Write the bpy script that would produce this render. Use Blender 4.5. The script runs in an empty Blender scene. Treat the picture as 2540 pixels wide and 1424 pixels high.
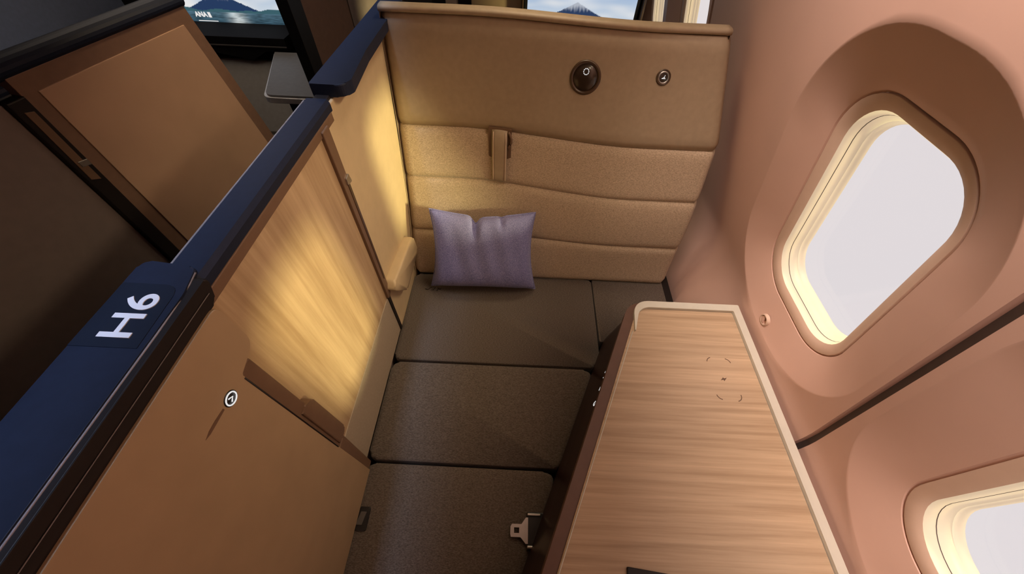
import bpy, bmesh, math, random
from mathutils import Vector, Matrix, noise

# ------------------------------------------------------------------ camera, world, lights, exposure
scene = bpy.context.scene
C = scene.collection
rad = math.radians

def camera():
    yaw, pitch, roll, F = rad(-0.40263), rad(52.45903), rad(2.33142), 901.87
    f = Vector((math.sin(yaw)*math.cos(pitch), math.cos(yaw)*math.cos(pitch), -math.sin(pitch)))
    r = Vector((math.cos(yaw), -math.sin(yaw), 0)); u = r.cross(f)
    r2 = math.cos(roll)*r + math.sin(roll)*u
    u2 = -math.sin(roll)*r + math.cos(roll)*u
    cd = bpy.data.cameras.new('camera'); co = bpy.data.objects.new('camera', cd); C.objects.link(co)
    cd.sensor_fit = 'HORIZONTAL'; cd.sensor_width = 36.0; cd.lens = F/2540*36.0
    cd.clip_start = 0.01
    co.matrix_world = Matrix(((r2.x, u2.x, -f.x, 0), (r2.y, u2.y, -f.y, 0), (r2.z, u2.z, -f.z, 1.65), (0, 0, 0, 1)))
    scene.camera = co
camera()

w = bpy.data.worlds.new('sky'); scene.world = w; w.use_nodes = True
bg = w.node_tree.nodes['Background']
bg.inputs['Color'].default_value = (0.80, 0.745, 0.755, 1); bg.inputs['Strength'].default_value = 1.0

def lamp(name, kind, loc, direction, energy, color, **kw):
    l = bpy.data.lights.new(name, kind); l.energy = energy; l.color = color
    for k, v in kw.items(): setattr(l, k, v)
    o = bpy.data.objects.new(name, l); C.objects.link(o); o.location = loc
    o.rotation_euler = Vector(direction).to_track_quat('-Z', 'Y').to_euler()
    return o
lamp('sun', 'SUN', (4, -1.5, 2.2), (-1.14, 0.455, -0.185), 4.4, (1.0, 0.88, 0.43), angle=rad(5))
# the cabin's own lighting: wall wash above the windows, a downlight over the seat and a dim blue mood strip over the aisle; the fill lamps are added
lamp('sidewall_wash', 'AREA', (0.28, 0.05, 2.07), (0.62, 0.0, -1), 8.0, (1.0, 0.78, 0.68), shape='RECTANGLE', size=2.0, size_y=0.06, spread=rad(66))
lamp('seat_downlight', 'AREA', (0.10, 1.42, 2.06), (-0.15, -0.05, -1), 2.4, (1.0, 0.80, 0.55), shape='RECTANGLE', size=0.25, size_y=0.25, spread=rad(110))
lamp('partition_fill', 'AREA', (0.47, 0.70, 1.80), (-0.92, -0.05, -1.0), 1.05, (1.0, 0.80, 0.52), shape='RECTANGLE', size=0.6, size_y=0.06, spread=rad(62))  # added fill that lifts the wood partition and door, no known fixture
lamp('aisle_mood_strip', 'AREA', (-0.50, 0.7, 2.08), (0.02, 0, -1), 2.2, (0.52, 0.68, 1.0), shape='RECTANGLE', size=4.0, size_y=0.06, spread=rad(24))
lamp('aisle_panel_fill', 'AREA', (-0.66, 1.40, 2.06), (-0.28, -0.12, -1), 0.7, (1.0, 0.76, 0.48), shape='RECTANGLE', size=0.12, size_y=0.12, spread=rad(50))  # extra warm lamp put in to lift the inset panel across the aisle
lamp('backrest_fill', 'AREA', (0.42, 0.55, 2.06), (-0.06, 0.5, -1.36), 0.29, (1.0, 0.80, 0.56), shape='RECTANGLE', size=0.12, size_y=0.12, spread=rad(44))  # invented fill aimed at the lower backrest
lamp('centre_wash', 'AREA', (-1.75, 2.2, 2.06), (0.0, 0.0, -1), 5.0, (1.0, 0.82, 0.66), shape='RECTANGLE', size=0.5, size_y=1.2)

vs = scene.view_settings
vs.view_transform = 'Standard'; vs.look = 'None'; vs.gamma = 1.0; vs.exposure = 0.0; vs.use_curve_mapping = False

# ------------------------------------------------------------------ materials
def new_mat(name):
    m = bpy.data.materials.new(name); m.use_nodes = True
    nt = m.node_tree; b = nt.nodes['Principled BSDF']
    return m, nt, b
def L(nt, a, b): nt.links.new(a, b)
def noise_color(nt, b, c1, c2, scale, stretch=(1, 1, 1), detail=4, lo=0.3, hi=0.7, coord='Object'):
    tc = nt.nodes.new('ShaderNodeTexCoord'); mp = nt.nodes.new('ShaderNodeMapping'); mp.inputs['Scale'].default_value = stretch
    n = nt.nodes.new('ShaderNodeTexNoise'); n.inputs['Scale'].default_value = scale; n.inputs['Detail'].default_value = detail
    cr = nt.nodes.new('ShaderNodeValToRGB')
    cr.color_ramp.elements[0].position = lo; cr.color_ramp.elements[0].color = (*c1, 1)
    cr.color_ramp.elements[1].position = hi; cr.color_ramp.elements[1].color = (*c2, 1)
    L(nt, tc.outputs[coord], mp.inputs['Vector']); L(nt, mp.outputs['Vector'], n.inputs['Vector'])
    L(nt, n.outputs['Fac'], cr.inputs['Fac']); L(nt, cr.outputs['Color'], b.inputs['Base Color'])
    return n, mp, cr
def bump(nt, b, n, strength, dist=0.002):
    bp = nt.nodes.new('ShaderNodeBump'); bp.inputs['Strength'].default_value = strength; bp.inputs['Distance'].default_value = dist
    L(nt, n.outputs['Fac'], bp.inputs['Height']); L(nt, bp.outputs['Normal'], b.inputs['Normal'])
def plain(name, col, rough=0.5, metal=0.0, var=0.06, scale=40, bs=0.0, spec=0.5, coat=0.0):
    m, nt, b = new_mat(name)
    c1 = tuple(max(0, c*(1-var)) for c in col); c2 = tuple(min(1, c*(1+var)) for c in col)
    n, _, _ = noise_color(nt, b, c1, c2, scale)
    b.inputs['Roughness'].default_value = rough; b.inputs['Metallic'].default_value = metal
    b.inputs['Specular IOR Level'].default_value = spec
    if coat: b.inputs['Coat Weight'].default_value = coat
    if bs: bump(nt, b, n, bs)
    return m
def wood(name, c1, c2, stretch, rough=0.45):
    m, nt, b = new_mat(name)
    n, mp, cr = noise_color(nt, b, c1, c2, 9, stretch, detail=8, lo=0.34, hi=0.66)
    n.inputs['Roughness'].default_value = 0.62
    n2 = nt.nodes.new('ShaderNodeTexNoise'); n2.inputs['Scale'].default_value = 2.5; n2.inputs['Detail'].default_value = 3
    L(nt, mp.outputs['Vector'], n2.inputs['Vector'])
    mx = nt.nodes.new('ShaderNodeMix'); mx.data_type = 'RGBA'; mx.blend_type = 'MULTIPLY'; mx.inputs['Factor'].default_value = 0.30
    L(nt, cr.outputs['Color'], mx.inputs['A']); L(nt, n2.outputs['Fac'], mx.inputs['B']); 
    gain = nt.nodes.new('ShaderNodeMix'); gain.data_type = 'RGBA'; gain.blend_type = 'MULTIPLY'; gain.inputs['Factor'].default_value = 1.0
    gain.inputs['B'].default_value = (1.15, 1.15, 1.15, 1)
    L(nt, mx.outputs['Result'], gain.inputs['A']); L(nt, gain.outputs['Result'], b.inputs['Base Color'])
    b.inputs['Roughness'].default_value = rough
    bump(nt, b, n, 0.12, 0.001)
    return m
def fabric(name, c1, c2, scale=560, stretch=(0.35, 1.0, 1.0), bs=0.5):
    m, nt, b = new_mat(name)
    n, mp, cr = noise_color(nt, b, c1, c2, scale, stretch, detail=2, lo=0.3, hi=0.72)
    b.inputs['Roughness'].default_value = 0.95; b.inputs['Specular IOR Level'].default_value = 0.15
    b.inputs['Sheen Weight'].default_value = 0.15
    bump(nt, b, n, bs, 0.0015)
    return m
def emit(name, col, s):
    m, nt, b = new_mat(name)
    b.inputs['Base Color'].default_value = (0, 0, 0, 1); b.inputs['Emission Color'].default_value = (*col, 1)
    b.inputs['Emission Strength'].default_value = s
    return m

M = {}
M['wall'] = plain('sidewall_laminate', (0.70, 0.46, 0.37), 0.55, var=0.03, scale=6)
M['trim'] = plain('window_trim', (0.74, 0.54, 0.42), 0.5, var=0.02)
M['reveal'] = plain('window_reveal', (0.86, 0.78, 0.58), 0.35, var=0.02)
m, nt, b = new_mat('translucent_reveal')
noise_color(nt, b, (0.90, 0.83, 0.64), (0.94, 0.87, 0.68), 30); b.inputs['Roughness'].default_value = 0.4
tl_ = nt.nodes.new('ShaderNodeBsdfTranslucent'); tl_.inputs['Color'].default_value = (0.95, 0.88, 0.68, 1)
mt_ = nt.nodes.new('ShaderNodeMixShader'); mt_.inputs['Fac'].default_value = 0.45
L(nt, b.outputs[0], mt_.inputs[1]); L(nt, tl_.outputs[0], mt_.inputs[2]); L(nt, mt_.outputs[0], nt.nodes['Material Output'].inputs['Surface'])
M['reveal'] = m
M['joint'] = plain('joint_dark', (0.10, 0.075, 0.065), 0.7)
M['cap'] = plain('navy_cap', (0.013, 0.018, 0.036), 0.5, spec=0.2, var=0.08, scale=90)
M['capdark'] = plain('navy_placard', (0.008, 0.012, 0.024), 0.55, spec=0.2, var=0.05)
M['gasket'] = plain('black_gasket', (0.013, 0.009, 0.008), 0.5, spec=0.3)
M['thinline'] = plain('grey_seam', (0.22, 0.19, 0.19), 0.4)
M['brown'] = plain('dark_brown_trim', (0.16, 0.092, 0.055), 0.45, var=0.05)
M['door'] = plain('tan_door_laminate', (0.38, 0.265, 0.155), 0.5, var=0.05, scale=14)
M['leather'] = plain('tan_leather', (0.37, 0.28, 0.185), 0.55, var=0.05, scale=60, bs=0.05)
M['wing'] = plain('wing_leather', (0.56, 0.43, 0.255), 0.55, var=0.04, scale=30)
M['lowerstrip'] = plain('taupe_lower_strip', (0.36, 0.29, 0.21), 0.7, var=0.06, scale=200)
M['woodv'] = wood('wood_partition', (0.34, 0.22, 0.12), (0.57, 0.41, 0.245), (3.0, 3.0, 0.16))
M['woodh'] = wood('wood_console', (0.43, 0.30, 0.185), (0.61, 0.45, 0.295), (0.25, 8.0, 1.0))
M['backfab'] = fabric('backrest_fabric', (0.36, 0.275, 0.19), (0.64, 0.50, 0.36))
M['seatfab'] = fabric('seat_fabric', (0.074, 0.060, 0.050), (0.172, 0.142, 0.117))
M['pillow'] = fabric('pillow_fabric', (0.12, 0.125, 0.29), (0.34, 0.33, 0.58), scale=500, stretch=(1.2, 1, 0.35))
M['cream'] = plain('cream_lip', (0.64, 0.62, 0.53), 0.5, var=0.02)
M['consoleside'] = plain('console_black_side', (0.022, 0.010, 0.009), 0.28)
M['consolebrown'] = plain('console_brown_edge', (0.13, 0.068, 0.048), 0.45)
M['black'] = plain('black_plastic', (0.012, 0.011, 0.011), 0.4)
M['mattblack'] = plain('matt_black_panel', (0.012, 0.011, 0.012), 0.8, spec=0.15)
M['lens'] = plain('lamp_lens', (0.035, 0.022, 0.015), 0.22)
M['lampring'] = plain('lamp_ring', (0.07, 0.038, 0.02), 0.35)
M['metal'] = plain('brushed_metal', (0.55, 0.52, 0.49), 0.35, metal=1.0)
M['silver'] = plain('silver_edge', (0.88, 0.88, 0.88), 0.45, metal=0.3)
M['tray'] = plain('grey_tray', (0.24, 0.235, 0.23), 0.5)
M['grey'] = plain('grey_shell', (0.27, 0.25, 0.22), 0.6)
M['darkgrey'] = plain('dark_shell', (0.085, 0.075, 0.068), 0.6)
M['aislewood'] = plain('aisle_panel_laminate', (0.46, 0.29, 0.19), 0.5, var=0.08, scale=5)
M['aisleframe'] = plain('aisle_panel_frame', (0.20, 0.115, 0.075), 0.5)
M['aisledoor'] = plain('aisle_door_laminate', (0.20, 0.155, 0.135), 0.55, var=0.05)
M['slate'] = plain('slate_partition', (0.34, 0.42, 0.60), 0.6)
M['floor'] = plain('aisle_carpet', (0.04, 0.035, 0.035), 0.95, var=0.3, scale=300)
M['ceiling'] = plain('ceiling_panel', (0.55, 0.52, 0.50), 0.7)
M['white'] = emit('lit_icon', (1.0, 0.97, 0.95), 0.8)
M['print'] = plain('white_print', (0.80, 0.79, 0.82), 0.6, var=0.02)
M['greyprint'] = plain('dark_print', (0.13, 0.075, 0.045), 0.6)
m, nt, b = new_mat('window_glass')
tr = nt.nodes.new('ShaderNodeBsdfTransparent'); tr.inputs['Color'].default_value = (0.97, 0.97, 0.98, 1)
gl = nt.nodes.new('ShaderNodeBsdfGlossy'); gl.inputs['Roughness'].default_value = 0.08
mxs = nt.nodes.new('ShaderNodeMixShader'); mxs.inputs['Fac'].default_value = 0.04
L(nt, tr.outputs[0], mxs.inputs[1]); L(nt, gl.outputs[0], mxs.inputs[2]); L(nt, mxs.outputs[0], nt.nodes['Material Output'].inputs['Surface'])
M['glass'] = m
m, nt, b = new_mat('screen_picture')
at = nt.nodes.new('ShaderNodeVertexColor'); at.layer_name = 'picture'
b.inputs['Base Color'].default_value = (0.01, 0.01, 0.01, 1); b.inputs['Roughness'].default_value = 0.25
L(nt, at.outputs['Color'], b.inputs['Emission Color']); b.inputs['Emission Strength'].default_value = 0.85
M['screen'] = m

# ------------------------------------------------------------------ mesh helpers
def link(name, me, mat, parent=None, smooth=False):
    o = bpy.data.objects.new(name, me); C.objects.link(o)
    if mat: me.materials.append(M[mat] if isinstance(mat, str) else mat)
    if smooth:
        for p in me.polygons: p.use_smooth = True
    if parent:
        o.parent = parent; o.matrix_parent_inverse = Matrix.Translation(-parent.location)
    return o
def from_bm(name, bm, mat, parent=None, smooth=False):
    bmesh.ops.recalc_face_normals(bm, faces=bm.faces)
    me = bpy.data.meshes.new(name); bm.to_mesh(me); bm.free()
    return link(name, me, mat, parent, smooth)
def bev(bm, w, seg=2, edges=None):
    if w > 0: bmesh.ops.bevel(bm, geom=edges if edges is not None else list(bm.edges), offset=w, segments=seg, profile=0.5, affect='EDGES', clamp_overlap=True)
def hexa(bm, P):
    v = [bm.verts.new(p) for p in P]
    for f in ((0, 3, 2, 1), (4, 5, 6, 7), (0, 1, 5, 4), (1, 2, 6, 5), (2, 3, 7, 6), (3, 0, 4, 7)): bm.faces.new([v[i] for i in f])
def box(name, x0, x1, y0, y1, z0, z1, mat, parent=None, bv=0.003, seg=2, smooth=False):
    bm = bmesh.new()
    hexa(bm, [(x0, y0, z0), (x1, y0, z0), (x1, y1, z0), (x0, y1, z0), (x0, y0, z1), (x1, y0, z1), (x1, y1, z1), (x0, y1, z1)])
    bev(bm, bv, seg)
    return from_bm(name, bm, mat, parent, smooth)
def prism(name, pts, axis, a, b, mat, parent=None, bv=0.002, seg=2, smooth=False, xf=None):
    """extrude a 2-D outline along an axis ('x': pts are (y,z); 'z': pts are (x,y); 'y': pts are (x,z))"""
    def P(p, t): return {'x': (t, p[0], p[1]), 'y': (p[0], t, p[1]), 'z': (p[0], p[1], t)}[axis]
    bm = bmesh.new()
    A = [bm.verts.new(P(p, a)) for p in pts]; B = [bm.verts.new(P(p, b)) for p in pts]
    n = len(pts)
    fa = bm.faces.new(A); fb = bm.faces.new(B[::-1])
    for i in range(n): bm.faces.new((A[i], B[i], B[(i+1) % n], A[(i+1) % n]))
    if bv: bev(bm, bv, seg, list(set(fa.edges) | set(fb.edges)))
    if xf:
        for v in bm.verts: v.co = xf(v.co)
    return from_bm(name, bm, mat, parent, smooth)
def rounded(pts, radii, n=6):
    out = []; k = len(pts)
    for i, p in enumerate(pts):
        r = radii[i] if isinstance(radii, (list, tuple)) else radii
        p = Vector(p); a = Vector(pts[i-1]) - p; c = Vector(pts[(i+1) % k]) - p
        if r <= 1e-6: out.append(tuple(p)); continue
        ang = a.angle(c); d = min(r/math.tan(ang/2), a.length*0.49, c.length*0.49)
        p0 = p + a.normalized()*d; p1 = p + c.normalized()*d
        for j in range(n+1):
            t = j/n; out.append(tuple((1-t)**2*p0 + 2*t*(1-t)*p + t*t*p1))
    return out
def rrect(cx, cy, hw, hh, r, n=6):
    return rounded([(cx-hw, cy-hh), (cx+hw, cy-hh), (cx+hw, cy+hh), (cx-hw, cy+hh)], r, n)
def tube(name, path, r, mat, parent=None, k=8, closed=False):
    bm = bmesh.new(); path = [Vector(p) for p in path]; n = len(path); rings = []
    for i, p in enumerate(path):
        a = path[i-1] if (i > 0 or closed) else p; c = path[(i+1) % n] if (i < n-1 or closed) else p
        t = (c - a).normalized(); up = Vector((0, 0, 1)) if abs(t.z) < 0.9 else Vector((1, 0, 0))
        s = t.cross(up).normalized(); u = s.cross(t)
        rr = r(i/(n-1)) if callable(r) else r
        rings.append([bm.verts.new(p + rr*(math.cos(q)*s + math.sin(q)*u)) for q in [2*math.pi*j/k for j in range(k)]])
    for i in range(n if closed else n-1):
        A = rings[i]; B = rings[(i+1) % n]
        for j in range(k): bm.faces.new((A[j], A[(j+1) % k], B[(j+1) % k], B[j]))
    if not closed: bm.faces.new(rings[0]); bm.faces.new(rings[-1][::-1])
    return from_bm(name, bm, mat, parent, True)
def lathe(name, prof, origin, normal, mat, parent=None, k=40, sx=1.0):
    """prof: list of (radius, height along the normal)"""
    q = Vector(normal).to_track_quat('Z', 'Y'); o = Vector(origin); bm = bmesh.new(); rings = []
    for r, h in prof:
        if r < 1e-6: rings.append([bm.verts.new(o + q @ Vector((0, 0, h)))])
        else: rings.append([bm.verts.new(o + q @ Vector((r*sx*math.cos(2*math.pi*j/k), r*math.sin(2*math.pi*j/k), h))) for j in range(k)])
    for A, B in zip(rings, rings[1:]):
        for j in range(k):
            if len(A) == 1: bm.faces.new((A[0], B[j], B[(j+1) % k]))
            elif len(B) == 1: bm.faces.new((A[j], A[(j+1) % k], B[0]))
            else: bm.faces.new((A[j], A[(j+1) % k], B[(j+1) % k], B[j]))
    return from_bm(name, bm, mat, parent, True)
def thing(name, loc, label, cat, group=None, kind=None):
    o = bpy.data.objects.new(name, None); C.objects.link(o); o.location = loc; o.empty_display_size = 0.05
    return tag(o, label, cat, group, kind)
def tag(o, label, cat, group=None, kind=None):
    o['label'] = label; o['category'] = cat
    if group: o['group'] = group
    if kind: o['kind'] = kind
    return o
def text(name, s, size, origin, xdir, ydir, mat, parent, depth=0.0006, offset=0.0):
    cu = bpy.data.curves.new(name, 'FONT'); cu.body = s; cu.size = size; cu.extrude = depth; cu.offset = offset
    cu.align_x = 'CENTER'; cu.align_y = 'CENTER'
    t = bpy.data.objects.new(name, cu); C.objects.link(t)
    dg = bpy.context.evaluated_depsgraph_get(); me = bpy.data.meshes.new_from_object(t.evaluated_get(dg))
    bpy.data.objects.remove(t); bpy.data.curves.remove(cu)
    X = Vector(xdir).normalized(); Y = Vector(ydir); Y = (Y - X*Y.dot(X)).normalized(); Z = X.cross(Y)
    me.transform(Matrix(((X.x, Y.x, Z.x, origin[0]), (X.y, Y.y, Z.y, origin[1]), (X.z, Y.z, Z.z, origin[2]), (0, 0, 0, 1))))
    me.materials.clear()
    return link(name, me, mat, parent)
def lerp(a, b, t): return a + (b - a)*t
def sstep(a, b, x):
    t = min(1, max(0, (x - a)/(b - a))); return t*t*(3 - 2*t)

# ------------------------------------------------------------------ the setting
def struct(o, label, cat): return tag(o, label, cat, None, 'structure')
struct(box('floor', -3.1, 0.80, -2.3, 4.2, -0.05, 0.0, 'floor', bv=0), 'dark aisle carpet floor under the suites', 'floor')
struct(box('ceiling', -3.1, 0.62, -2.3, 4.2, 2.10, 2.16, 'ceiling', bv=0), 'pale cabin ceiling panel above the seats', 'ceiling')
struct(box('wall_left', -3.16, -3.1, -2.3, 4.2, 0, 2.12, 'slate', bv=0), 'dark cabin partition beyond the centre suites', 'wall')
struct(box('wall_rear', -3.1, 0.82, -2.36, -2.3, 0, 2.12, 'darkgrey', bv=0), 'dark bulkhead behind the viewer', 'wall')
struct(box('wall_front', -3.1, 0.82, 4.2, 4.26, 0, 2.12, 'darkgrey', bv=0), 'dark bulkhead at the far end of the cabin', 'wall')

ZC = 1.0946
def wallbase(z):
    if z > 0.75: return 0.704 - 0.2246*(z - 0.95)
    s = min(0.75 - z, 0.31); return 0.749 + 0.2246*s - 1.46*s*s
def polar(hw, hh, r, th):
    c, s = math.cos(th), math.sin(th)
    def sd(t):
        qx = abs(t*c) - hw + r; qy = abs(t*s) - hh + r
        return math.hypot(max(qx, 0), max(qy, 0)) + min(max(qx, qy), 0) - r
    a, b = 0, 2.0
    for _ in range(40):
        m_ = (a + b)/2
        if sd(m_) > 0: b = m_
        else: a = m_
    return a
DH = (0.286, 0.384, 0.26)          # the dish around a window
WH = (0.1820, 0.2765, 0.1205)         # the hole the window sits in
DEPTH = 0.040
def dish(dy, z):
    """how far the wall is set back at this spot of a window bay"""
    th = math.atan2(z - ZC, dy); d = math.hypot(dy, z - ZC)
    ro = polar(*DH, th); ri = polar(*WH, th)
    if d >= ro: return 0.0
    return DEPTH*min(1, (ro - d)/(ro - ri))
def bay(bm, cy, hole=True, ha=0.315, hb=0.315, z0=0.0, z1=2.12):
    D_ = DEPTH if hole else 0.0
    N = 160
    ths = sorted([2*math.pi*i/N for i in range(N)] + [math.atan2(sz, sy) % (2*math.pi) for sy in (-ha, hb) for sz in (z0-ZC, z1-ZC)])
    rings = []
    ts = [('i', 0)] + [('d', t) for t in (0.04, 0.2, 0.4, 0.6, 0.8, 0.92, 0.97, 1.0)] + [('o', t) for t in (0.02, 0.08, 0.2, 0.4, 0.7, 1.0)]
    def outer(th):
        c, s = math.cos(th), math.sin(th)
        return min((hb if c > 0 else ha)/abs(c) if abs(c) > 1e-9 else 9, ((z1-ZC)/s if s > 0 else (z0-ZC)/s) if abs(s) > 1e-9 else 9)
    for kind, t in ts:
        ring = []
        for th in ths:
            c, s = math.cos(th), math.sin(th)
            ri = polar(*WH, th); rb = outer(th); rd = min(polar(*DH, th), rb*0.985)
            if kind == 'i': r, off = ri, D_ + (0.007 if hole else 0)
            elif kind == 'd': r = lerp(ri, rd, t); off = D_*(1 - t)
            else: r = lerp(rd, rb, t); off = 0.0
            y = cy + r*c; z = ZC + r*s
            ring.append(bm.verts.new((wallbase(z) + off, y, z)))
        rings.append(ring)
    n = len(ths)
    for A, B in zip(rings, rings[1:]):
        for j in range(n): bm.faces.new((A[j], A[(j+1) % n], B[(j+1) % n], B[j]))
    if not hole: bm.faces.new(rings[0])
PITCH = 0.63; W1 = 0.595
wr = thing('wall_right', (0.75, 0.5, 0), 'pinkish beige cabin sidewall with dished window bays', 'wall', None, 'structure')
win_c = [W1 - PITCH, W1, W1 + 2*PITCH, W1 + 3*PITCH]
for a in (-2.0, 0.0, 2.0, 4.0):
    bm = bmesh.new()
    for k in (0, 1):
        cy = W1 + PITCH*(a - 0 + k) if a >= 0 else W1 + PITCH*(a + k)
        bay(bm, cy, any(abs(cy - c) < 0.01 for c in win_c), 0.315 - 0.010*(k == 0), 0.315 - 0.010*(k == 1))
    bmesh.ops.remove_doubles(bm, verts=bm.verts, dist=0.0004)
    # close the joint: squeeze the panel ends and fold a return edge outwards
    y0 = W1 + PITCH*a - 0.315; y1 = y0 + 2*PITCH
    ed = [e for e in bm.edges if e.is_boundary and all(min(abs(v.co.y - y0 - 0.010), abs(v.co.y - y1 + 0.010)) < 1e-4 for v in e.verts)]
    r = bmesh.ops.extrude_edge_only(bm, edges=ed)
    for v in [g for g in r['geom'] if isinstance(g, bmesh.types.BMVert)]: v.co.x += 0.022
    o = from_bm('wall_panel', bm, 'wall', wr, True)
    md = o.modifiers.new('crisp', 'EDGE_SPLIT'); md.split_angle = rad(40)
    # dark rubber strip filling the joint behind the panel edges
    bm = bmesh.new(); vs_ = []
    for i in range(41):
        z = 2.12*i/40; vs_.append([bm.verts.new((wallbase(z) + dx, y0 + dy, z)) for dx, dy in ((0.016, -0.016), (0.016, 0.016))])
    for A, B in zip(vs_, vs_[1:]): bm.faces.new((A[0], A[1], B[1], B[0]))
    from_bm('joint_strip', bm, 'joint', wr)
# plain sidewall forward and aft of the modelled bays
for ya, yb in ((-2.3, W1 - 2*PITCH - 0.327), (W1 + 6*PITCH - 0.327, 4.2)):
    if yb - ya < 0.02: continue
    bm = bmesh.new(); rows = []
    for i in range(41):
        z = 2.12*i/40; rows.append([bm.verts.new((wallbase(z), y, z)) for y in (ya, yb)])
    for A, B in zip(rows, rows[1:]): bm.faces.new((A[0], A[1], B[1], B[0]))
    from_bm('wall_panel', bm, 'wall', wr, True)

def win_pt(cy, hw, hh, r, off, n=120):
    out = []
    for i in range(n):
        th = 2*math.pi*i/n; d = polar(hw, hh, r, th); z = ZC + d*math.sin(th)
        out.append((0.704 - 0.2246*(z - 0.95) + DEPTH + off, cy + d*math.cos(th), z))
    return out
def rings_mesh(name, rings, mat, parent):
    bm = bmesh.new(); R = [[bm.verts.new(p) for p in ring] for ring in rings]; n = len(R[0])
    for A, B in zip(R, R[1:]):
        for j in range(n): bm.faces.new((A[j], A[(j+1) % n], B[(j+1) % n], B[j]))
    return from_bm(name, bm, mat, parent, True)
wlabels = ['cabin window cut by the bottom right corner, nearest the viewer', 'large cabin window above the wooden console',
           'first lit window strip beyond the backrest', 'second lit window strip beyond the backrest']
for i, cy in enumerate(win_c):
    wn = thing('window_%d' % (i+1), (0.75, cy, 0.85), wlabels[i], 'window', None, 'structure')
    def rr(hw, hh, off): return win_pt(cy, hw, hh, hw - 0.061, off)
    rings_mesh('trim_ring', [rr(0.1850, 0.2795, 0.0085), rr(0.1812, 0.2758, 0.0065), rr(0.1808, 0.2754, 0.0), rr(0.1795, 0.274, -0.0005), rr(0.162, 0.254, 0.006), rr(0.1565, 0.247, 0.010)], 'trim', wn)
    rings_mesh('outer_reveal', [rr(0.1565, 0.247, 0.010), rr(0.1545, 0.245, 0.013), rr(0.1525, 0.242, 0.020), rr(0.1515, 0.2395, 0.027)], 'reveal', wn)
    rings_mesh('shade_slot', [rr(0.1515, 0.2395, 0.027), rr(0.1525, 0.2405, 0.0278), rr(0.1512, 0.239, 0.0286)], 'joint', wn)
    rings_mesh('inner_reveal', [rr(0.1512, 0.239, 0.0286), rr(0.1500, 0.2365, 0.036), rr(0.1490, 0.2325, 0.046), rr(0.1470, 0.2295, 0.048)], 'reveal', wn)
    rings_mesh('pane_gasket', [rr(0.1470, 0.2295, 0.048), rr(0.1460, 0.2275, 0.056), rr(0.1445, 0.226, 0.058), rr(0.1435, 0.224, 0.066)], 'reveal', wn)
    bm = bmesh.new(); bm.faces.new([bm.verts.new(p) for p in rr(0.1455, 0.226, 0.065)])
    from_bm('pane', bm, 'glass', wn)

# the little round knob under the big window
def wx(y, z, cy=W1): return wallbase(z) + dish(y - cy, z)
hy, hz = 0.618, 0.742
hx = wx(hy, hz)
n_ = Vector((-1, 0, -0.1))
t = thing('coat_hook', (hx, hy, hz), 'small round pinkish hook fitting on the wall below the large window', 'hook')
lathe('ring', [(0.0185, -0.002), (0.0185, 0.005), (0.017, 0.0075), (0.0145, 0.0075), (0.013, 0.004), (0.013, -0.002)], (hx, hy, hz), n_, 'trim', t)
lathe('recess', [(0.0131, 0.0005), (0.0, 0.0005)], (hx, hy, hz), n_, 'brown', t)
prism('flap', [(hy + 0.0118*math.cos(a), hz + 0.0118*math.sin(a)) for a in [rad(-60 + 180*i/12) - rad(50) for i in range(13)]], 'x', hx - 0.0065, hx + 0.001, 'wall', t, bv=0.001)

# ------------------------------------------------------------------ sofa seat
XL, XR = -0.4175, 0.632
def S(x): return 1 - 2*sstep(-0.22, 0.40, x)
def yb(x, z):
    if z < 0.83: A = 0.042*sstep(0.45, 0.80, z)
    elif z < 1.0: A = 0.042
    else: A = lerp(0.042, 0.018, min(1, (z-1.0)/0.3))
    return 0.972 + 0.28*(z - 0.45) + A*S(x)
def xr(z): return XR + 0.006 - 0.22*max(0, z - 1.02)
seat = thing('sofa_seat', (0.1, 0.5, 0.0), 'brown fabric sofa seat with tall curved leather-topped backrest', 'seat')
def cushion(name, pts, ztop, mat, rads=0.03, zb=0.30, bv=0.012):
    return prism(name, rounded(pts, rads, 5), 'z', zb, ztop, mat, seat, bv=bv, seg=3, smooth=True)
sl = (0.385 - 0.095)/(0.68 + 0.01)
def cl(y): return 0.095 + sl*(y + 0.01)      # the console's slanting edge towards the seat
def ce(y): return cl(y) - 0.037
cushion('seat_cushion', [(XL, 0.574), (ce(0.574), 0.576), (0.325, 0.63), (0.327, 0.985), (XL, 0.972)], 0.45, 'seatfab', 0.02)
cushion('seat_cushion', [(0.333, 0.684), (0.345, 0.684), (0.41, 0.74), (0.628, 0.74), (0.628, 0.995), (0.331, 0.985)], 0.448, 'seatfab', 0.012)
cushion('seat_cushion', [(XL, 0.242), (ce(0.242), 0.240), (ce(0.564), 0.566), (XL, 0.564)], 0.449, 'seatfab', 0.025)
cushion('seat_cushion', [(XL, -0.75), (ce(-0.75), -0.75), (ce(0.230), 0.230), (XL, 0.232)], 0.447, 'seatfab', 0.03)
prism('seat_base', [(XL, -0.75), (ce(-0.75), -0.75), (ce(0.66), 0.66), (0.40, 0.73), (0.630, 0.74), (0.630, 1.0), (XL, 1.0)], 'z', 0.0, 0.36, 'black', seat)
box('corner_trim', 0.632, 0.668, 0.72, 1.05, 0.0, 0.43, 'gasket', seat)
def topdrop(x): return 0.011*sstep(-0.15, 0.40, x)
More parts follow.
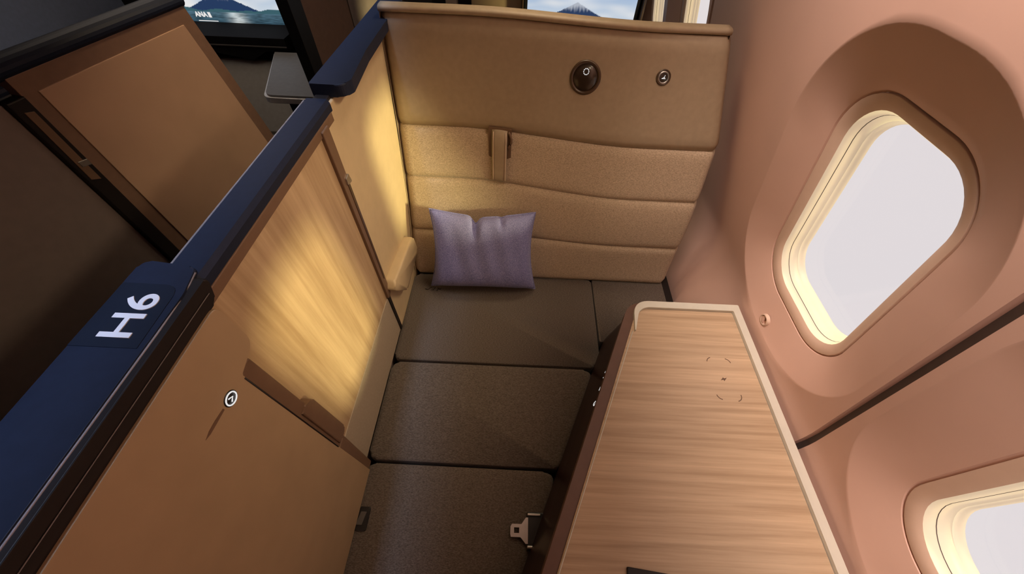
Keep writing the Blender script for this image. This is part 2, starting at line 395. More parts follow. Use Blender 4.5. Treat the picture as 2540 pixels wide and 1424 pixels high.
def back_panel(name, z0, z1, mat, puff, x0=XL, thick=0.05, rv=0.006):
    bm = bmesh.new(); nx, nz = 60, 14; F = []
    for j in range(nz+1):
        v = j/nz; row = []
        for i in range(nx+1):
            u = i/nx; z = lerp(z0, z1, v); x = lerp(x0, xr(z), u)
            if name == 'head_panel': z -= topdrop(x)*v
            e = min(v, 1-v)*(z1-z0); eu = min(u*1.05, (1-u)*1.05)
            p = puff*(1 - (1-min(1, e/0.03))**2) - 0.004*(1-min(1, e/rv))**2 - 0.02*(1-min(1, eu/0.02))**2
            row.append(bm.verts.new((x, yb(x, z) - p, z)))
        F.append(row)
    for j in range(nz):
        for i in range(nx): bm.faces.new((F[j][i], F[j][i+1], F[j+1][i+1], F[j+1][i]))
    bd = [e for e in bm.edges if e.is_boundary]
    r = bmesh.ops.extrude_edge_only(bm, edges=bd)
    for v in [g for g in r['geom'] if isinstance(g, bmesh.types.BMVert)]: v.co.y += thick
    return from_bm(name, bm, mat, seat, True)
back_panel('backrest_channel', 0.452, 0.633, 'backfab', 0.004)
back_panel('backrest_channel', 0.634, 0.829, 'backfab', 0.004)
back_panel('backrest_channel', 0.830, 0.999, 'backfab', 0.004)
back_panel('head_panel', 1.001, 1.298, 'leather', 0.006)
# the rolled top of the shell and the shell behind the cushions
bm = bmesh.new(); prof = [(0.004, 1.299), (-0.003, 1.302), (-0.005, 1.307), (-0.002, 1.313), (0.006, 1.316), (0.034, 1.316), (0.042, 1.312), (0.045, 1.302), (0.060, 0.90), (0.072, 0.30), (0.03, 0.30)]
rows = []
for i in range(61):
    row = []
    for dy, z in prof:
        x = lerp(XL, xr(1.3) - 0.006, i/60); zz = max(z, 0.46)
        row.append(bm.verts.new((x, yb(x, min(zz, 1.3)) + dy, z - (topdrop(x) if z > 1.2 else 0))))
    rows.append(row)
for A, B in zip(rows, rows[1:]):
    for j in range(len(prof)-1): bm.faces.new((A[j], A[j+1], B[j+1], B[j]))
bm.faces.new(rows[0]); bm.faces.new(rows[-1][::-1])
from_bm('backrest_shell', bm, 'leather', seat, True)
# leather tab over the top seam
def on_back(x, z, out): return Vector((x, yb(x, z) - out, z))
bm = bmesh.new(); G = []
zs = [(1.012, 0.004), (1.004, 0.012), (0.99, 0.018), (0.97, 0.020), (0.93, 0.018), (0.89, 0.016), (0.862, 0.013), (0.846, 0.010), (0.838, 0.004)]
for zz, oo in zs: G.append([bm.verts.new(on_back(x, zz, oo + 0.002*math.sin(math.pi*k/4))) for k, x in enumerate([-0.096 + 0.052*q/4 for q in range(5)])])
for A, B in zip(G, G[1:]):
    for j in range(4): bm.faces.new((A[j], A[j+1], B[j+1], B[j]))
r = bmesh.ops.extrude_face_region(bm, geom=list(bm.faces))
for v in [g for g in r['geom'] if isinstance(g, bmesh.types.BMVert)]: v.co.y += 0.005
tab = from_bm('leather_tab', bm, 'leather', seat, True)
for xx in (-0.091, -0.049):
    tube('stitching', [on_back(xx, zz, oo + 0.0028) for zz, oo in zs[1:-1]], 0.0011, 'trim', tab, 5)
bm = bmesh.new()
hexa(bm, [on_back(-0.108, 0.86, -0.006), on_back(-0.030, 0.86, -0.006), on_back(-0.030, 0.86, 0.0005), on_back(-0.108, 0.86, 0.0005),
          on_back(-0.108, 1.014, -0.006), on_back(-0.030, 1.014, -0.006), on_back(-0.030, 1.014, 0.0085), on_back(-0.108, 1.014, 0.0085)])
from_bm('tab_recess', bm, 'brown', seat)
tube('tab_loop', [on_back(-0.040 + 0.010*math.sin(math.pi*i/10), 1.006 - 0.05*i/10, 0.012) for i in range(11)], 0.004, 'brown', seat, 8)
# round reading lamp and the small button in the head panel
def backn(x, z):
    a = on_back(x+0.01, z, 0) - on_back(x-0.01, z, 0); c = on_back(x, z+0.01, 0) - on_back(x, z-0.01, 0)
    n = a.cross(c).normalized(); return n if n.y < 0 else -n
lx, lz = 0.184, 1.178; ln = backn(lx, lz); lo = on_back(lx, lz, 0.005)
lampo = lathe('reading_lamp', [(0.046, -0.004), (0.0455, 0.003), (0.043, 0.006), (0.039, 0.006), (0.0355, 0.002)], lo, ln, 'lampring', seat)
lathe('lens', [(0.0355, 0.002), (0.030, 0.006), (0.018, 0.009), (0.0, 0.010)], lo, ln, 'lens', lampo)
q = ln.to_track_quat('Z', 'Y')
icon_c = lo + ln*0.0095 + Vector((0, 0.003, 0.016))
bm = bmesh.new()
for i in range(10):
    a = 2*math.pi*i/10; u = Vector((math.cos(a), 0, math.sin(a))); s_ = Vector((-math.sin(a), 0, math.cos(a)))
    ctr = icon_c + Vector((u.x*0.0075, u.z*0.0022, u.z*0.0075))
    hexa(bm, [ctr + a1*s_*0.0016 + b1*u*0.0010 + Vector((0, c1*0.0006, 0)) for c1 in (-1, 1) for a1, b1 in ((-1, -1), (1, -1), (1, 1), (-1, 1))])
from_bm('sun_icon', bm, 'white', lampo)
bx_, bz_ = 0.408, 1.192; bn_ = backn(bx_, bz_); bo = on_back(bx_, bz_, 0.005)
btn = lathe('call_button', [(0.0215, -0.004), (0.021, 0.003), (0.0185, 0.005), (0.017, 0.003)], bo, bn_, 'lampring', seat)
lathe('bezel', [(0.017, 0.003), (0.015, 0.005), (0.0135, 0.005), (0.0125, 0.003)], bo, bn_, 'metal', btn)
lathe('button_face', [(0.0125, 0.003), (0.0, 0.0045)], bo, bn_, 'lens', btn)
tube('lamp_icon', [bo + bn_*0.006 + Vector(p) for p in ((0.002, 0, 0.006), (0.001, 0, 0.001), (-0.005, 0, -0.003), (0.005, 0, -0.003), (0.001, 0, 0.001))], 0.0011, 'white', btn, 6)

# seat-belt fittings lying on the front cushion
rc = prism('belt_receptacle', rounded([(-0.414, 0.062), (-0.372, 0.060), (-0.372, 0.118), (-0.402, 0.118)], 0.006, 4), 'z', 0.445, 0.452, 'black', seat, bv=0.002)
prism('insert', rounded([(-0.403, 0.074), (-0.386, 0.074), (-0.380, 0.106), (-0.396, 0.106)], 0.002, 3), 'z', 0.450, 0.4545, 'darkgrey', rc, bv=0.001)
bh = box('belt_housing', 0.066, 0.150, 0.036, 0.124, 0.440, 0.458, 'black', seat, bv=0.004)
def tongue():
    bm = bmesh.new()
    outer_ = [(0.024, 0.064), (0.050, 0.064), (0.064, 0.050), (0.070, 0.050), (0.070, 0.110), (0.064, 0.110), (0.052, 0.094), (0.026, 0.094), (0.022, 0.088), (0.022, 0.070)]
    inner_ = [(0.032, 0.073), (0.046, 0.073), (0.046, 0.073), (0.046, 0.073), (0.046, 0.086), (0.046, 0.086), (0.046, 0.086), (0.032, 0.086), (0.032, 0.086), (0.032, 0.073)]
    n = len(outer_)
    R = [[bm.verts.new((p[0], p[1], z)) for p in ring] for ring, z in ((outer_, 0.455), (outer_, 0.460), (inner_, 0.460), (inner_, 0.455))]
    for a in range(4):
        A, B = R[a], R[(a+1) % 4]
        for j in range(n): bm.faces.new((A[j], A[(j+1) % n], B[(j+1) % n], B[j]))
    bmesh.ops.remove_doubles(bm, verts=bm.verts, dist=1e-5)
    return from_bm('belt_tongue', bm, 'metal', seat)
tongue()
for yy in (0.040, 0.114):
    box('housing_clip', 0.068, 0.104, yy, yy+0.006, 0.452, 0.464, 'metal', seat, bv=0.0015)

# ------------------------------------------------------------------ pillow
pil = thing('throw_pillow', (-0.13, 0.91, 0.46), 'purple grey throw pillow with pinched top leaning on the sofa backrest', 'pillow')
def pillow():
    cx, hw, hh = -0.125, 0.203, 0.160
    ez = Vector((0.0, 0.40, 0.9165)).normalized(); ex = Vector((1, 0.03, -0.015)).normalized(); en = ex.cross(ez); en = en if en.y < 0 else -en
    base = Vector((cx, 0.913, 0.463)) + ez*hh + en*0.012
    NU, NV, T = 56, 44, 0.062
    def surf(u, v, side):
        pu = 1 - 0.10*(1 - v*v) * abs(u)**3; pv = 1 - 0.06*(1 - u*u)*abs(v)**3
        X = u*hw*pu; Zv = v*hh*pv
        # a deep pinch and a small one in the top edge
        pin = 0.062*math.exp(-((u+0.14)/0.075)**2) + 0.012*math.exp(-((u-0.36)/0.06)**2)
        if v > 0: Zv -= pin*v**3*0.45 + 0.017*(1-abs(u))*v**3
        X += -0.010*v*(1 if u > 0 else -0.6)*abs(u)
        t = T*((1-u**4)*(1-v**4))**0.55*(0.75 + 0.25*(1-v)*0.5)
        dent = math.exp(-((u+0.14)/0.055)**2)*sstep(0.25, 0.9, v) + 0.5*math.exp(-((u-0.36)/0.04)**2)*sstep(0.6, 0.95, v)
        if side > 0: t *= 1 - 0.75*dent; t += 0.0022*math.sin(u*17 + v*3)*(1-u*u)*(1-v*v)
        return base + ex*X + ez*Zv + en*(side*t*(1.0 if side > 0 else 0.55))
    bm = bmesh.new(); grids = []
    for side in (1, -1):
        G = [[bm.verts.new(surf(-1 + 2*i/NU, -1 + 2*j/NV, side)) for i in range(NU+1)] for j in range(NV+1)]
        for j in range(NV):
            for i in range(NU): bm.faces.new((G[j][i], G[j][i+1], G[j+1][i+1], G[j+1][i]))
        grids.append(G)
    bmesh.ops.remove_doubles(bm, verts=bm.verts, dist=1e-5)
    from_bm('pillow_cover', bm, 'pillow', pil, True)
    loop = [surf(-1 + 2*i/40, 1, 1) for i in range(41)] + [surf(1, 1 - 2*i/30, 1) for i in range(1, 31)] + [surf(1 - 2*i/40, -1, 1) for i in range(1, 41)] + [surf(-1, -1 + 2*i/30, 1) for i in range(1, 30)]
    tube('piping', loop, 0.0028, 'pillow', pil, 6, closed=True)
    c0 = surf(-1, -1, 1)
    for k, (a, l) in enumerate(((200, 0.030), (232, 0.022), (262, 0.016), (215, 0.02))):
        p0 = c0 + Vector((0.012*k, 0, -0.001)); d = Vector((math.cos(rad(a)), math.sin(rad(a))*0.8, 0))
        tube('loose_thread', [Vector((p0.x, p0.y, 0.4525)) + d*l*i/6 + Vector((0, 0.004*math.sin(i*1.3+k), 0)) for i in range(7)], 0.0011, 'gasket', pil, 5)
pillow()

# ------------------------------------------------------------------ window-side console
con = thing('console_table', (0.45, 0.2, 0.0), 'long wood-topped side console with cream lip beneath the windows', 'console')
ZT = 0.67
Y0 = -0.75
body = rounded([(cl(Y0)+0.015, Y0), (0.740, Y0), (0.742, 0.712), (0.388, 0.712)], [0, 0, 0.005, 0.075], 10)
# black side, undercut towards the seat
bm = bmesh.new(); lev = [(0.0, -0.034), (0.452, -0.034), (0.475, -0.030), (0.635, 0.002)]
R_ = []
for z, ins in lev:
    pts = rounded([(cl(Y0)+ins, Y0), (lerp(0.655, 0.735, z/0.635), Y0), (lerp(0.655, 0.735, z/0.635), 0.706-ins*0.3), (0.392+ins, 0.706-ins*0.3)], [0, 0, 0.005, 0.075], 10)
    R_.append([bm.verts.new((p[0], p[1], z)) for p in pts])
for A, B in zip(R_, R_[1:]):
    for j in range(len(A)): bm.faces.new((A[j], A[(j+1) % len(A)], B[(j+1) % len(A)], B[j]))
bm.faces.new(R_[-1])
from_bm('console_body', bm, 'consoleside', con)
prism('edge_moulding', rounded([(cl(Y0)-0.002, Y0), (0.742, Y0), (0.744, 0.714), (0.386, 0.714)], [0, 0, 0.005, 0.075], 10), 'z', 0.632, ZT-0.003, 'consolebrown', con, bv=0.003)
prism('wood_top', rounded([(cl(Y0)+0.030, Y0), (0.7195, Y0), (0.7195, 0.688), (0.408, 0.688)], [0, 0, 0.004, 0.055], 10), 'z', 0.650, ZT, 'woodh', con, bv=0.001)
def lip():
    po = [(0.385, 0.60)] + rounded([(0.378, 0.56), (0.400, 0.7135), (0.7435, 0.7135), (0.7435, Y0)], [0, 0.06, 0.004, 0], 10)[1:]
    pi_ = [(0.388, 0.60)] + rounded([(0.382, 0.56), (0.412, 0.689), (0.7205, 0.689), (0.7205, Y0)], [0, 0.05, 0.004, 0], 10)[1:]
    bm = bmesh.new(); n = min(len(po), len(pi_)); po, pi_ = po[:n], pi_[:n]
    R = [[bm.verts.new((p[0], p[1], z)) for p in ring] for ring, z in ((po, 0.660), (po, 0.680), (pi_, 0.680), (pi_, 0.660))]
    for a in range(4):
        A, B = R[a], R[(a+1) % 4]
        for j in range(n-1): bm.faces.new((A[j], A[j+1], B[j+1], B[j]))
    bm.faces.new([r_[0] for r_ in R]); bm.faces.new([r_[-1] for r_ in R][::-1])
    return from_bm('cream_lip', bm, 'cream', con)
lip()
tube('edge_highlight', [(cl(y)+0.0285, y, ZT) for y in [Y0 + (0.60-Y0)*i/10 for i in range(11)]], 0.0016, 'cream', con, 6)
# wireless-charging mark
mc = Vector((0.618, 0.455)); ch = Vector((0.036, 0.066))
def arc(a0, a1, cx, cy, rr_=0.016):
    return [(cx + rr_*math.cos(rad(lerp(a0, a1, i/8))), cy + rr_*math.sin(rad(lerp(a0, a1, i/8))), ZT + 0.0004) for i in range(9)]
def ribbon(name, pts, w_, mat, parent):
    bm = bmesh.new(); A = []; n = len(pts)
    for i, p in enumerate(pts):
        a = Vector(pts[max(0, i-1)]); c = Vector(pts[min(n-1, i+1)]); t_ = (c-a).normalized(); s_ = Vector((-t_.y, t_.x, 0))*w_
        A.append((bm.verts.new(Vector(p)+s_), bm.verts.new(Vector(p)-s_)))
    for p_, q_ in zip(A, A[1:]): bm.faces.new((p_[0], p_[1], q_[1], q_[0]))
    r = bmesh.ops.extrude_face_region(bm, geom=list(bm.faces))
    for v in [g for g in r['geom'] if isinstance(g, bmesh.types.BMVert)]: v.co.z -= 0.0008
    return from_bm(name, bm, mat, parent)
for a0, a1, cx_, cy_ in ((170, 100, 0.602, 0.505), (80, 10, 0.640, 0.503), (190, 260, 0.600, 0.408), (-80, 10, 0.637, 0.405)):
    ribbon('charging_mark_arc', arc(a0, a1, cx_, cy_), 0.0011, 'greyprint', con)
prism('charging_mark_bolt', [(0.609, 0.449), (0.618, 0.4585), (0.6205, 0.4555), (0.629, 0.458), (0.6195, 0.4475), (0.6175, 0.4515)], 'z', ZT-0.001, ZT+0.0006, 'greyprint', con, bv=0)
prism('storage_latch', rounded([(0.270, 0.010), (0.335, 0.003), (0.420, -0.006), (0.420, -0.08), (0.262, -0.08)], 0.004, 3), 'z', ZT-0.002, ZT+0.006, 'gasket', con, bv=0.002)
# seat controls on the black side of the console
def side_pt(y, z):
    for (z0, i0), (z1, i1) in zip(lev, lev[1:]):
        if z0 <= z <= z1: return Vector((cl(y) + lerp(i0, i1, (z-z0)/(z1-z0)), y, z))
sn = Vector((-(0.160), 0.160*sl, 0.032)).normalized()
cp = prism('control_panel', [(0.352, 0.552), (0.592, 0.552), (0.592, 0.622), (0.352, 0.622)], 'x', -0.0015, 0.0015, 'black', con, bv=0.001,
           xf=lambda c: side_pt(c.y, c.z) + sn*(0.001 + c.x))
def icon(pts, z=0.606): 
    tube('control_icon', [side_pt(y, z_) + sn*0.0035 for y, z_ in pts], 0.0012, 'white', cp, 6)
icon([(0.508, 0.617), (0.500, 0.612), (0.494, 0.610), (0.486, 0.600)])
icon([(0.470, 0.615), (0.469, 0.600)])
icon([(0.446, 0.617), (0.440, 0.612), (0.436, 0.604), (0.428, 0.600)])
tube('control_icon', [side_pt(0.388 + 0.006*math.cos(a), 0.600 + 0.008*math.sin(a)) + sn*0.0035 for a in [2*math.pi*i/14 for i in range(14)]], 0.0013, 'white', cp, 6, closed=True)
tube('panel_groove', [side_pt(y, 0.585) + sn*0.003 for y in (0.37, 0.46, 0.58)], 0.0007, 'thinline', cp, 5)

# ------------------------------------------------------------------ suite partition on the aisle side
par = thing('suite_partition', (-0.445, 0.5, 0.0), 'wood veneer suite partition with navy top rail beside the sofa', 'partition')
box('core', -0.460, -0.432, 0.20, 0.79, 0.0, 1.245, 'aisledoor', par, bv=0)
prism('wood_panel', [(0.215, 0.655), (0.700, 0.655), (0.705, 1.238), (0.215, 1.238)], 'x', -0.434, -0.420, 'woodv', par, bv=0.001)
box('lower_strip', -0.434, -0.4185, 0.215, 0.699, 0.452, 0.655, 'lowerstrip', par, bv=0.002)  # taupe strip along the foot of the wood panel
prism('top_rail', [(-0.470, 1.240), (-0.418, 1.240), (-0.418, 1.256), (-0.422, 1.265), (-0.466, 1.265), (-0.470, 1.260)], 'y', 0.262, 0.785, 'cap', par, bv=0.001)
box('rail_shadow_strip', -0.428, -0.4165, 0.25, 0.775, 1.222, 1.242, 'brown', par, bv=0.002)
box('rail_edge', -0.4725, -0.469, 0.262, 0.78, 1.245, 1.263, 'thinline', par, bv=0.001)
tr_ = prism('edge_post', rounded([(0.690, 0.66), (0.700, 0.655), (0.718, 0.66), (0.733, 1.235), (0.700, 1.235)], 0.004, 3), 'x', -0.434, -0.412, 'brown', par, bv=0.002)
prism('latch_slot', rounded([(0.708, 0.74), (0.717, 0.74), (0.727, 1.10), (0.716, 1.10)], 0.003, 3), 'x', -0.413, -0.4105, 'lampring', tr_, bv=0.001)
prism('latch_hook', rounded([(0.712, 1.095), (0.736, 1.09), (0.732, 1.115), (0.713, 1.112)], 0.003, 3), 'x', -0.416, -0.408, 'metal', tr_, bv=0.001)
box('post_groove', -0.434, -0.414, 0.693, 0.707, 0.455, 0.662, 'gasket', par, bv=0.001)

wing = thing('wing_panel', (-0.44, 0.9, 0.0), 'tan upholstered side panel joining the partition to the backrest', 'panel')
prism('upholstery', [(0.708, 0.30), (1.04, 0.30), (1.30, 1.255), (0.742, 1.255)], 'x', -0.452, -0.4195, 'wing', wing, bv=0.003)
prism('top_rail', rounded([(-0.463, 0.808), (-0.392, 0.806), (-0.378, 0.835), (-0.392, 1.00), (-0.398, 1.42), (-0.468, 1.42)], [0.004, 0.035, 0.02, 0.05, 0, 0], 6), 'z', 1.258, 1.285, 'cap', wing, bv=0.004)
box('rail_support', -0.458, -0.425, 0.782, 0.86, 1.10, 1.262, 'gasket', wing, bv=0.003)
prism('arm_pad', rounded([(0.702, 0.688), (0.785, 0.582), (0.985, 0.580), (0.968, 0.676), (0.725, 0.712)], [0.012, 0.02, 0.02, 0.02, 0.015], 5), 'x', -0.424, -0.386, 'wing', wing, bv=0.010, seg=3, smooth=True)
tube('welt', [(-0.423, yb(XL, z) - 0.004, z) for z in [0.47 + 0.8*i/24 for i in range(25)]], 0.0045, 'gasket', wing, 7)

# ------------------------------------------------------------------ sliding door with the seat number
dr = thing('sliding_door', (-0.45, -0.3, 0.0), 'tan sliding suite door with navy rail numbered H6', 'door')
prism('door_leaf', rounded([(-1.2, 0.455), (0.212, 0.455), (0.212, 1.128), (0.262, 1.142), (0.262, 1.236), (-1.2, 1.236)], [0, 0, 0.002, 0.022, 0.012, 0], 5), 'x', -0.432, -0.400, 'door', dr, bv=0.003)
box('door_core', -0.490, -0.433, -1.2, 0.235, 0.02, 1.24, 'aisledoor', dr, bv=0.002)
ga = prism('rail_gasket', rounded([(-1.2, 1.234), (0.272, 1.234), (0.288, 1.269), (-1.2, 1.269)], [0, 0.012, 0.006, 0], 4), 'x', -0.440, -0.4045, 'gasket', dr, bv=0.003)
tube('gasket_seam', [(-0.4035, y, 1.252) for y in (-1.2, -0.5, 0.272)], 0.0006, 'thinline', ga, 5)
RT = 1.272
prism('top_rail', rounded([(-0.502, -1.2), (-0.4145, -1.2), (-0.4145, 0.255), (-0.424, 0.300), (-0.500, 0.308)], [0, 0, 0.05, 0.012, 0.012], 6), 'z', 1.240, RT, 'cap', dr, bv=0.003)
tube('rail_piping', [(-0.4140, -1.2, 1.2690), (-0.4140, 0.20, 1.2690), (-0.4155, 0.245, 1.2690), (-0.4185, 0.272, 1.2690), (-0.4225, 0.292, 1.2690)], 0.0014, 'thinline', dr, 6)
pl = prism('number_placard', rounded([(-0.500, 0.178), (-0.421, 0.178), (-0.425, 0.268), (-0.499, 0.269)], [0, 0.001, 0.02, 0], 6), 'z', RT-0.001, RT+0.0008, 'capdark', dr, bv=0.0004)
lm = (0, 1, 0); lu = (-1, 0.0, 0)
text('number_text', 'H', 0.054, (-0.4545, 0.2065, RT+0.0012), lm, lu, 'print', pl, offset=0.0007)
text('number_text', '6', 0.054, (-0.4535, 0.2400, RT+0.0012), lm, lu, 'print', pl, offset=0.0007)
post = prism('edge_post', rounded([(0.208, 0.455), (0.236, 0.455), (0.242, 0.74), (0.240, 1.128), (0.212, 1.132)], 0.004, 3), 'x', -0.436, -0.4035, 'brown', dr, bv=0.002)
prism('latch_block', rounded([(0.22, 0.715), (0.246, 0.712), (0.259, 0.725), (0.256, 0.915), (0.236, 0.928), (0.22, 0.925)], [0, 0.004, 0.01, 0.012, 0.006, 0], 4), 'x', -0.436, -0.399, 'brown', post, bv=0.003)
tube('post_seam', [(-0.4005, 0.2105, z) for z in (0.72, 0.9, 1.12)], 0.0018, 'gasket', post, 5)
box('post_foot', -0.436, -0.402, 0.196, 0.236, 0.456, 0.705, 'brown', post, bv=0.003)
dbtn = lathe('door_button', [(0.0125, -0.001), (0.0122, 0.001), (0.0, 0.0012)], (-0.400, 0.176, 1.127), (1, 0, 0), 'black', dr, k=32)
def dpt(y, z): return (-0.3985, 0.176 + y, 1.127 + z)
tube('button_ring', [dpt(0.0098*math.cos(a), 0.0098*math.sin(a)) for a in [2*math.pi*i/28 for i in range(28)]], 0.0011, 'white', dbtn, 6, closed=True)
tube('button_chevron', [dpt(-0.003, 0.0045), dpt(0.003, 0), dpt(-0.003, -0.0045)], 0.0011, 'white', dbtn, 6)
bm = bmesh.new(); 
gp = [(0.121 - 0.004, 1.132), (0.128, 1.1345), (0.142, 1.134), (0.160, 1.131), (0.160, 1.127), (0.140, 1.128), (0.126, 1.129)]
prism('grip_recess', gp, 'x', -0.4004, -0.3996, 'brown', dr, bv=0)

# ------------------------------------------------------------------ centre suite across the aisle
nv = Vector((0.986, -0.167, 0)).normalized(); tv = Vector((0.167, 0.986, 0)).normalized()
org = nv*(-1.27)
def cpt(s, d, z):       # s along the panel, d towards our suite
    p = org + tv*s + nv*d; return Vector((p.x, p.y, z))
def s_of(y): return (y - org.y)/tv.y
def cbox(name, y0, y1, d0, d1, z0, z1, mat, parent, bv=0.003, seg=2):
    s0, s1 = s_of(y0), s_of(y1); bm = bmesh.new()
    hexa(bm, [cpt(s0, d0, z0), cpt(s1, d0, z0), cpt(s1, d1, z0), cpt(s0, d1, z0), cpt(s0, d0, z1), cpt(s1, d0, z1), cpt(s1, d1, z1), cpt(s0, d1, z1)])
    bev(bm, bv, seg); return from_bm(name, bm, mat, parent)
cp1 = thing('framed_partition', tuple(cpt(s_of(1.1), -0.03, 0)), 'brown framed partition with rounded navy rail across the aisle', 'partition')
def cquad(name, pts, d0, d1, mat, parent, bv=0.002):   # pts: (y, z) along the panel
    bm = bmesh.new(); A = [bm.verts.new(cpt(s_of(y), d1, z)) for y, z in pts]; B = [bm.verts.new(cpt(s_of(y), d0, z)) for y, z in pts]
    n = len(pts); f1 = bm.faces.new(A); f2 = bm.faces.new(B[::-1])
    for i in range(n): bm.faces.new((A[i], B[i], B[(i+1) % n], A[(i+1) % n]))
    if bv: bev(bm, bv, 2, list(f1.edges))
    return from_bm(name, bm, mat, parent)
cquad('frame', [(0.815, 0.0), (1.47, 0.0), (1.42, 0.76), (1.34, 1.262), (0.815, 1.262)], -0.06, -0.004, 'aisleframe', cp1)
cquad('inset_panel', [(0.865, 0.30), (1.42, 0.30), (1.372, 0.76), (1.302, 1.222), (0.848, 1.222)], -0.02, 0.0, 'aislewood', cp1, bv=0.001)
def crail(y0, y1, z, parent, r=0.022, mat='cap', dd=-0.03, w=0.034):
    bm = bmesh.new(); R = []
    for yy in (y0, y1):
        R.append([bm.verts.new(cpt(s_of(yy), dd + w*math.cos(a), z + r*math.sin(a))) for a in [2*math.pi*i/20 for i in range(20)]])
    for j in range(20): bm.faces.new((R[0][j], R[0][(j+1) % 20], R[1][(j+1) % 20], R[1][j]))
    bm.faces.new(R[0]); bm.faces.new(R[1][::-1])
    return from_bm('top_rail', bm, mat, parent, False)
crail(0.80, 1.345, 1.275, cp1)
cd = thing('sliding_door', tuple(cpt(s_of(0.2), -0.05, 0)), 'dark taupe sliding door left of the framed aisle partition', 'door')
cbox('door_leaf', -0.9, 0.775, -0.055, -0.012, 0.02, 1.222, 'aisledoor', cd)
crail(-0.9, 0.80, 1.243, cd, 0.020, dd=-0.035)
tubep = [cpt(s_of(y), -0.004, 1.234) for y in (-0.9, 0.3, 0.80)]
tube('rail_edge', tubep, 0.0025, 'metal', cd, 6)
es = cquad('edge_strip', [(0.775, 0.02), (0.812, 0.02), (0.815, 1.225), (0.775, 1.225)], -0.05, 0.004, 'gasket', cd, 0.003)
cquad('handle_slot', [(0.783, 1.02), (0.803, 1.01), (0.806, 1.195), (0.788, 1.20)], 0.003, 0.006, 'brown', es, 0.001)
cquad('latch', [(0.790, 1.055), (0.812, 1.050), (0.812, 1.066), (0.790, 1.070)], 0.004, 0.008, 'metal', es, 0.001)

cp2 = thing('edge_framed_partition', tuple(cpt(s_of(2.3), -0.03, 0)), 'dark grey partition with black edge frame beyond the aisle doorway', 'partition')
cquad('edge_frame', [(1.80, 0.0), (1.865, 0.0), (1.885, 1.30), (1.80, 1.30)], -0.05, 0.004, 'black', cp2)
cquad('panel', [(1.865, 0.0), (2.24, 0.0), (2.24, 1.30), (1.885, 1.30)], -0.045, -0.003, 'aisleframe', cp2)
cquad('panel', [(2.25, 0.0), (2.90, 0.0), (2.90, 1.30), (2.25, 1.30)], -0.045, -0.003, 'aisledoor', cp2)
cquad('seam', [(2.238, 0.0), (2.252, 0.0), (2.252, 1.30), (2.238, 1.30)], -0.04, -0.008, 'black', cp2, 0)

# screens: a lake-and-mountain picture on a dark monitor
def picture(u, v, seed):
    h = 0.23; N = lambda a, b_: noise.noise(Vector((a, b_, seed)))
    m_ = h + 0.01 + 0.28*max(0, 1 - abs(u - 0.46)/0.40)**1.2 + 0.006*N(u*40, 1)
    hill = h + 0.035 + 0.03*N(u*6, 3) + 0.10*max(0, abs(u - 0.46) - 0.28)
    if v > h:
        t = (v - h)/(1 - h)
        sky = (lerp(0.72, 0.10, t), lerp(0.80, 0.30, t), lerp(0.88, 0.66, t))
        k = min(1, max(0, 0.45 + 1.1*N(u*4, v*9) - t*0.9)); sky = tuple(lerp(a, 0.92, k) for a in sky)
        glow = math.exp(-(((u-0.46)/0.16)**2 + ((v-0.62)/0.12)**2)); sky = tuple(lerp(a, 1.0, glow*0.75) for a in sky)
        if v < hill: return (0.05, 0.13, 0.16)
        if v < m_:
            snow = sstep(0.39, 0.48, v + 0.03*N(u*60, v*12))
            return tuple(lerp(a, b_, snow*0.7) for a, b_ in zip((0.022, 0.05, 0.13), (0.70, 0.74, 0.82)))
        return sky
    t = v/h
    rip = 0.5 + 0.9*N(u*9, v*150) + 0.4*N(u*25, v*300)
    c = [lerp(0.015, 0.07, t)*(0.5 + rip), lerp(0.04, 0.14, t)*(0.5 + rip), lerp(0.06, 0.19, t)*(0.5 + rip)]
    g = math.exp(-((u - 0.56)/0.075)**2)*min(1, max(0, 0.25 + rip))
    return tuple(min(1, max(0, x + g*y_)) for x, y_ in zip(c, (0.62, 0.62, 0.58)))
def monitor(name, x0, x1, z0, z1, y, label, group, seed, logo):
    mo = thing(name, ((x0+x1)/2, y, z0), label, 'screen', group)
    box('bezel', x0-0.022, x1+0.022, y, y+0.035, z0-0.022, z1+0.022, 'black', mo, bv=0.004)
    nx, nz = 180, 110; me = bpy.data.meshes.new('picture'); V = []; Fc = []
    for j in range(nz+1):
        for i in range(nx+1): V.append((lerp(x0, x1, i/nx), y-0.001, lerp(z0, z1, j/nz)))
    for j in range(nz):
        for i in range(nx):
            a = j*(nx+1)+i; Fc.append((a, a+1, a+nx+2, a+nx+1))
    me.from_pydata(V, [], Fc); ca = me.color_attributes.new('picture', 'FLOAT_COLOR', 'POINT')
    for k, vv in enumerate(V):
        ca.data[k].color = (*picture((vv[0]-x0)/(x1-x0), (vv[2]-z0)/(z1-z0), seed), 1)
    pc = link('picture', me, 'screen', mo)
    if logo:
        text('screen_logo', 'ANA', 0.036, (x0 + logo, y-0.0025, z0+0.070), (1, 0, 0), (0, 0, 1), 'white', pc, offset=0.0015)
        box('screen_logo_line', x0 + logo - 0.035, x0 + logo + 0.09, y-0.003, y-0.0015, z0+0.035, z0+0.039, 'white', pc, bv=0)
        o_ = box('screen_logo_mark', x0 + logo + 0.045, x0 + logo + 0.062, y-0.003, y-0.0015, z0+0.056, z0+0.084, 'white', pc, bv=0)
    return mo
monitor('wall_monitor', 0.005, 0.660, 0.775, 1.15, 2.70, 'monitor showing a snowy mountain just above the sofa backrest', 'mountain monitors', 3, None)
monitor('wall_monitor', -2.20, -1.545, 0.755, 1.13, 2.70, 'monitor showing mountain and lake across the aisle', 'mountain monitors', 5, 0.14)

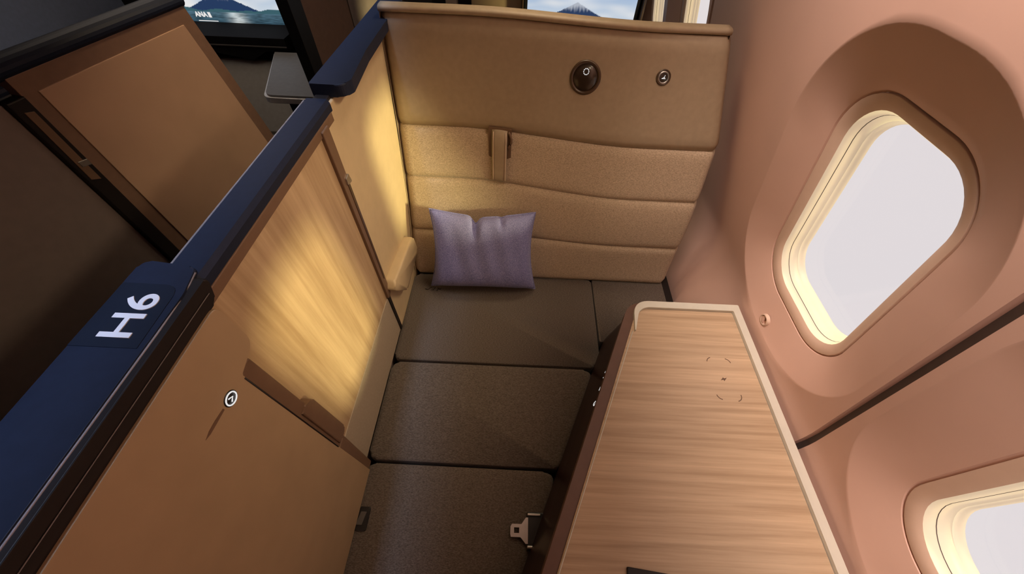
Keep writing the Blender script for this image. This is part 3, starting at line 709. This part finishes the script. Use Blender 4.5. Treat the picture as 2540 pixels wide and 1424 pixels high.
# suite ahead: end wall with the monitor niche
ew = thing('monitor_partition', (0.0, 2.8, 0), 'brown end wall of the suite ahead behind the backrest', 'partition')
box('panel', -0.34, -0.03, 2.74, 2.80, 0, 1.20, 'door', ew)
box('panel', -0.50, -0.43, 2.74, 2.80, 0, 1.20, 'leather', ew)
box('back_board', -0.60, 0.70, 2.80, 2.84, 0, 1.20, 'black', ew)
box('gold_upright', -0.030, -0.018, 2.70, 2.76, 0, 1.20, 'lampring', ew)
box('gold_upright', 0.690, 0.704, 2.66, 2.76, 0, 1.15, 'lampring', ew)
# centre suite interior seen through the doorway
ci = thing('monitor_cabinet', (-1.85, 2.6, 0), 'black cabinet below the monitor across the aisle', 'cabinet')
prism('cabinet_box', [(-2.35, 0.700), (-1.91, 0.700), (-1.70, 0.663), (-1.593, 0.720), (-1.45, 0.722), (-1.45, 0.790), (-2.35, 0.790)], 'y', 2.46, 2.69, 'mattblack', ci)
mw = thing('monitor_wall', (-1.9, 2.8, 0), 'black wall panel behind the monitor across the aisle', 'panel')
box('wall_board', -2.60, -1.32, 2.78, 2.82, 0, 1.25, 'mattblack', mw)
box('wall_cap', -2.60, -1.32, 2.76, 2.84, 1.25, 1.28, 'black', mw)
box('ledge_edge', -2.35, -1.45, 2.452, 2.460, 0.742, 0.748, 'darkgrey', ci, bv=0.001)
box('base', -2.35, -1.50, 2.52, 2.69, 0.0, 0.66, 'mattblack', ci)
fw = thing('footwell_shell', (-1.7, 2.3, 0), 'grey moulded footwell behind the framed aisle partition', 'footwell')
prism('ramp', [(2.515, 0.0), (2.515, 0.650), (2.49, 0.650), (2.17, 0.36), (2.12, 0.0)], 'x', -2.3, -1.36, 'grey', fw, bv=0.006)
prism('side_block', [(1.90, 0.0), (2.115, 0.0), (2.115, 0.37), (1.90, 0.30)], 'x', -1.80, -1.36, 'grey', fw, bv=0.008)
stb = thing('side_table', (-1.2, 2.2, 0), 'grey side table with bright silver edge across the aisle', 'table')
tp = rounded([(-1.345, 1.905), (-1.06, 1.905), (-1.06, 2.45), (-1.535, 2.45)], [0.06, 0, 0, 0], 8)
prism('table_top', tp, 'z', 0.712, 0.722, 'tray', stb, bv=0.002)
ed = rounded([(-1.355, 1.895), (-1.06, 1.895), (-1.06, 2.45), (-1.545, 2.45)], [0.065, 0, 0, 0], 8)
prism('silver_edge', ed, 'z', 0.684, 0.712, 'silver', stb, bv=0.004)
box('pedestal', -1.30, -1.07, 2.0, 2.44, 0, 0.684, 'mattblack', stb)
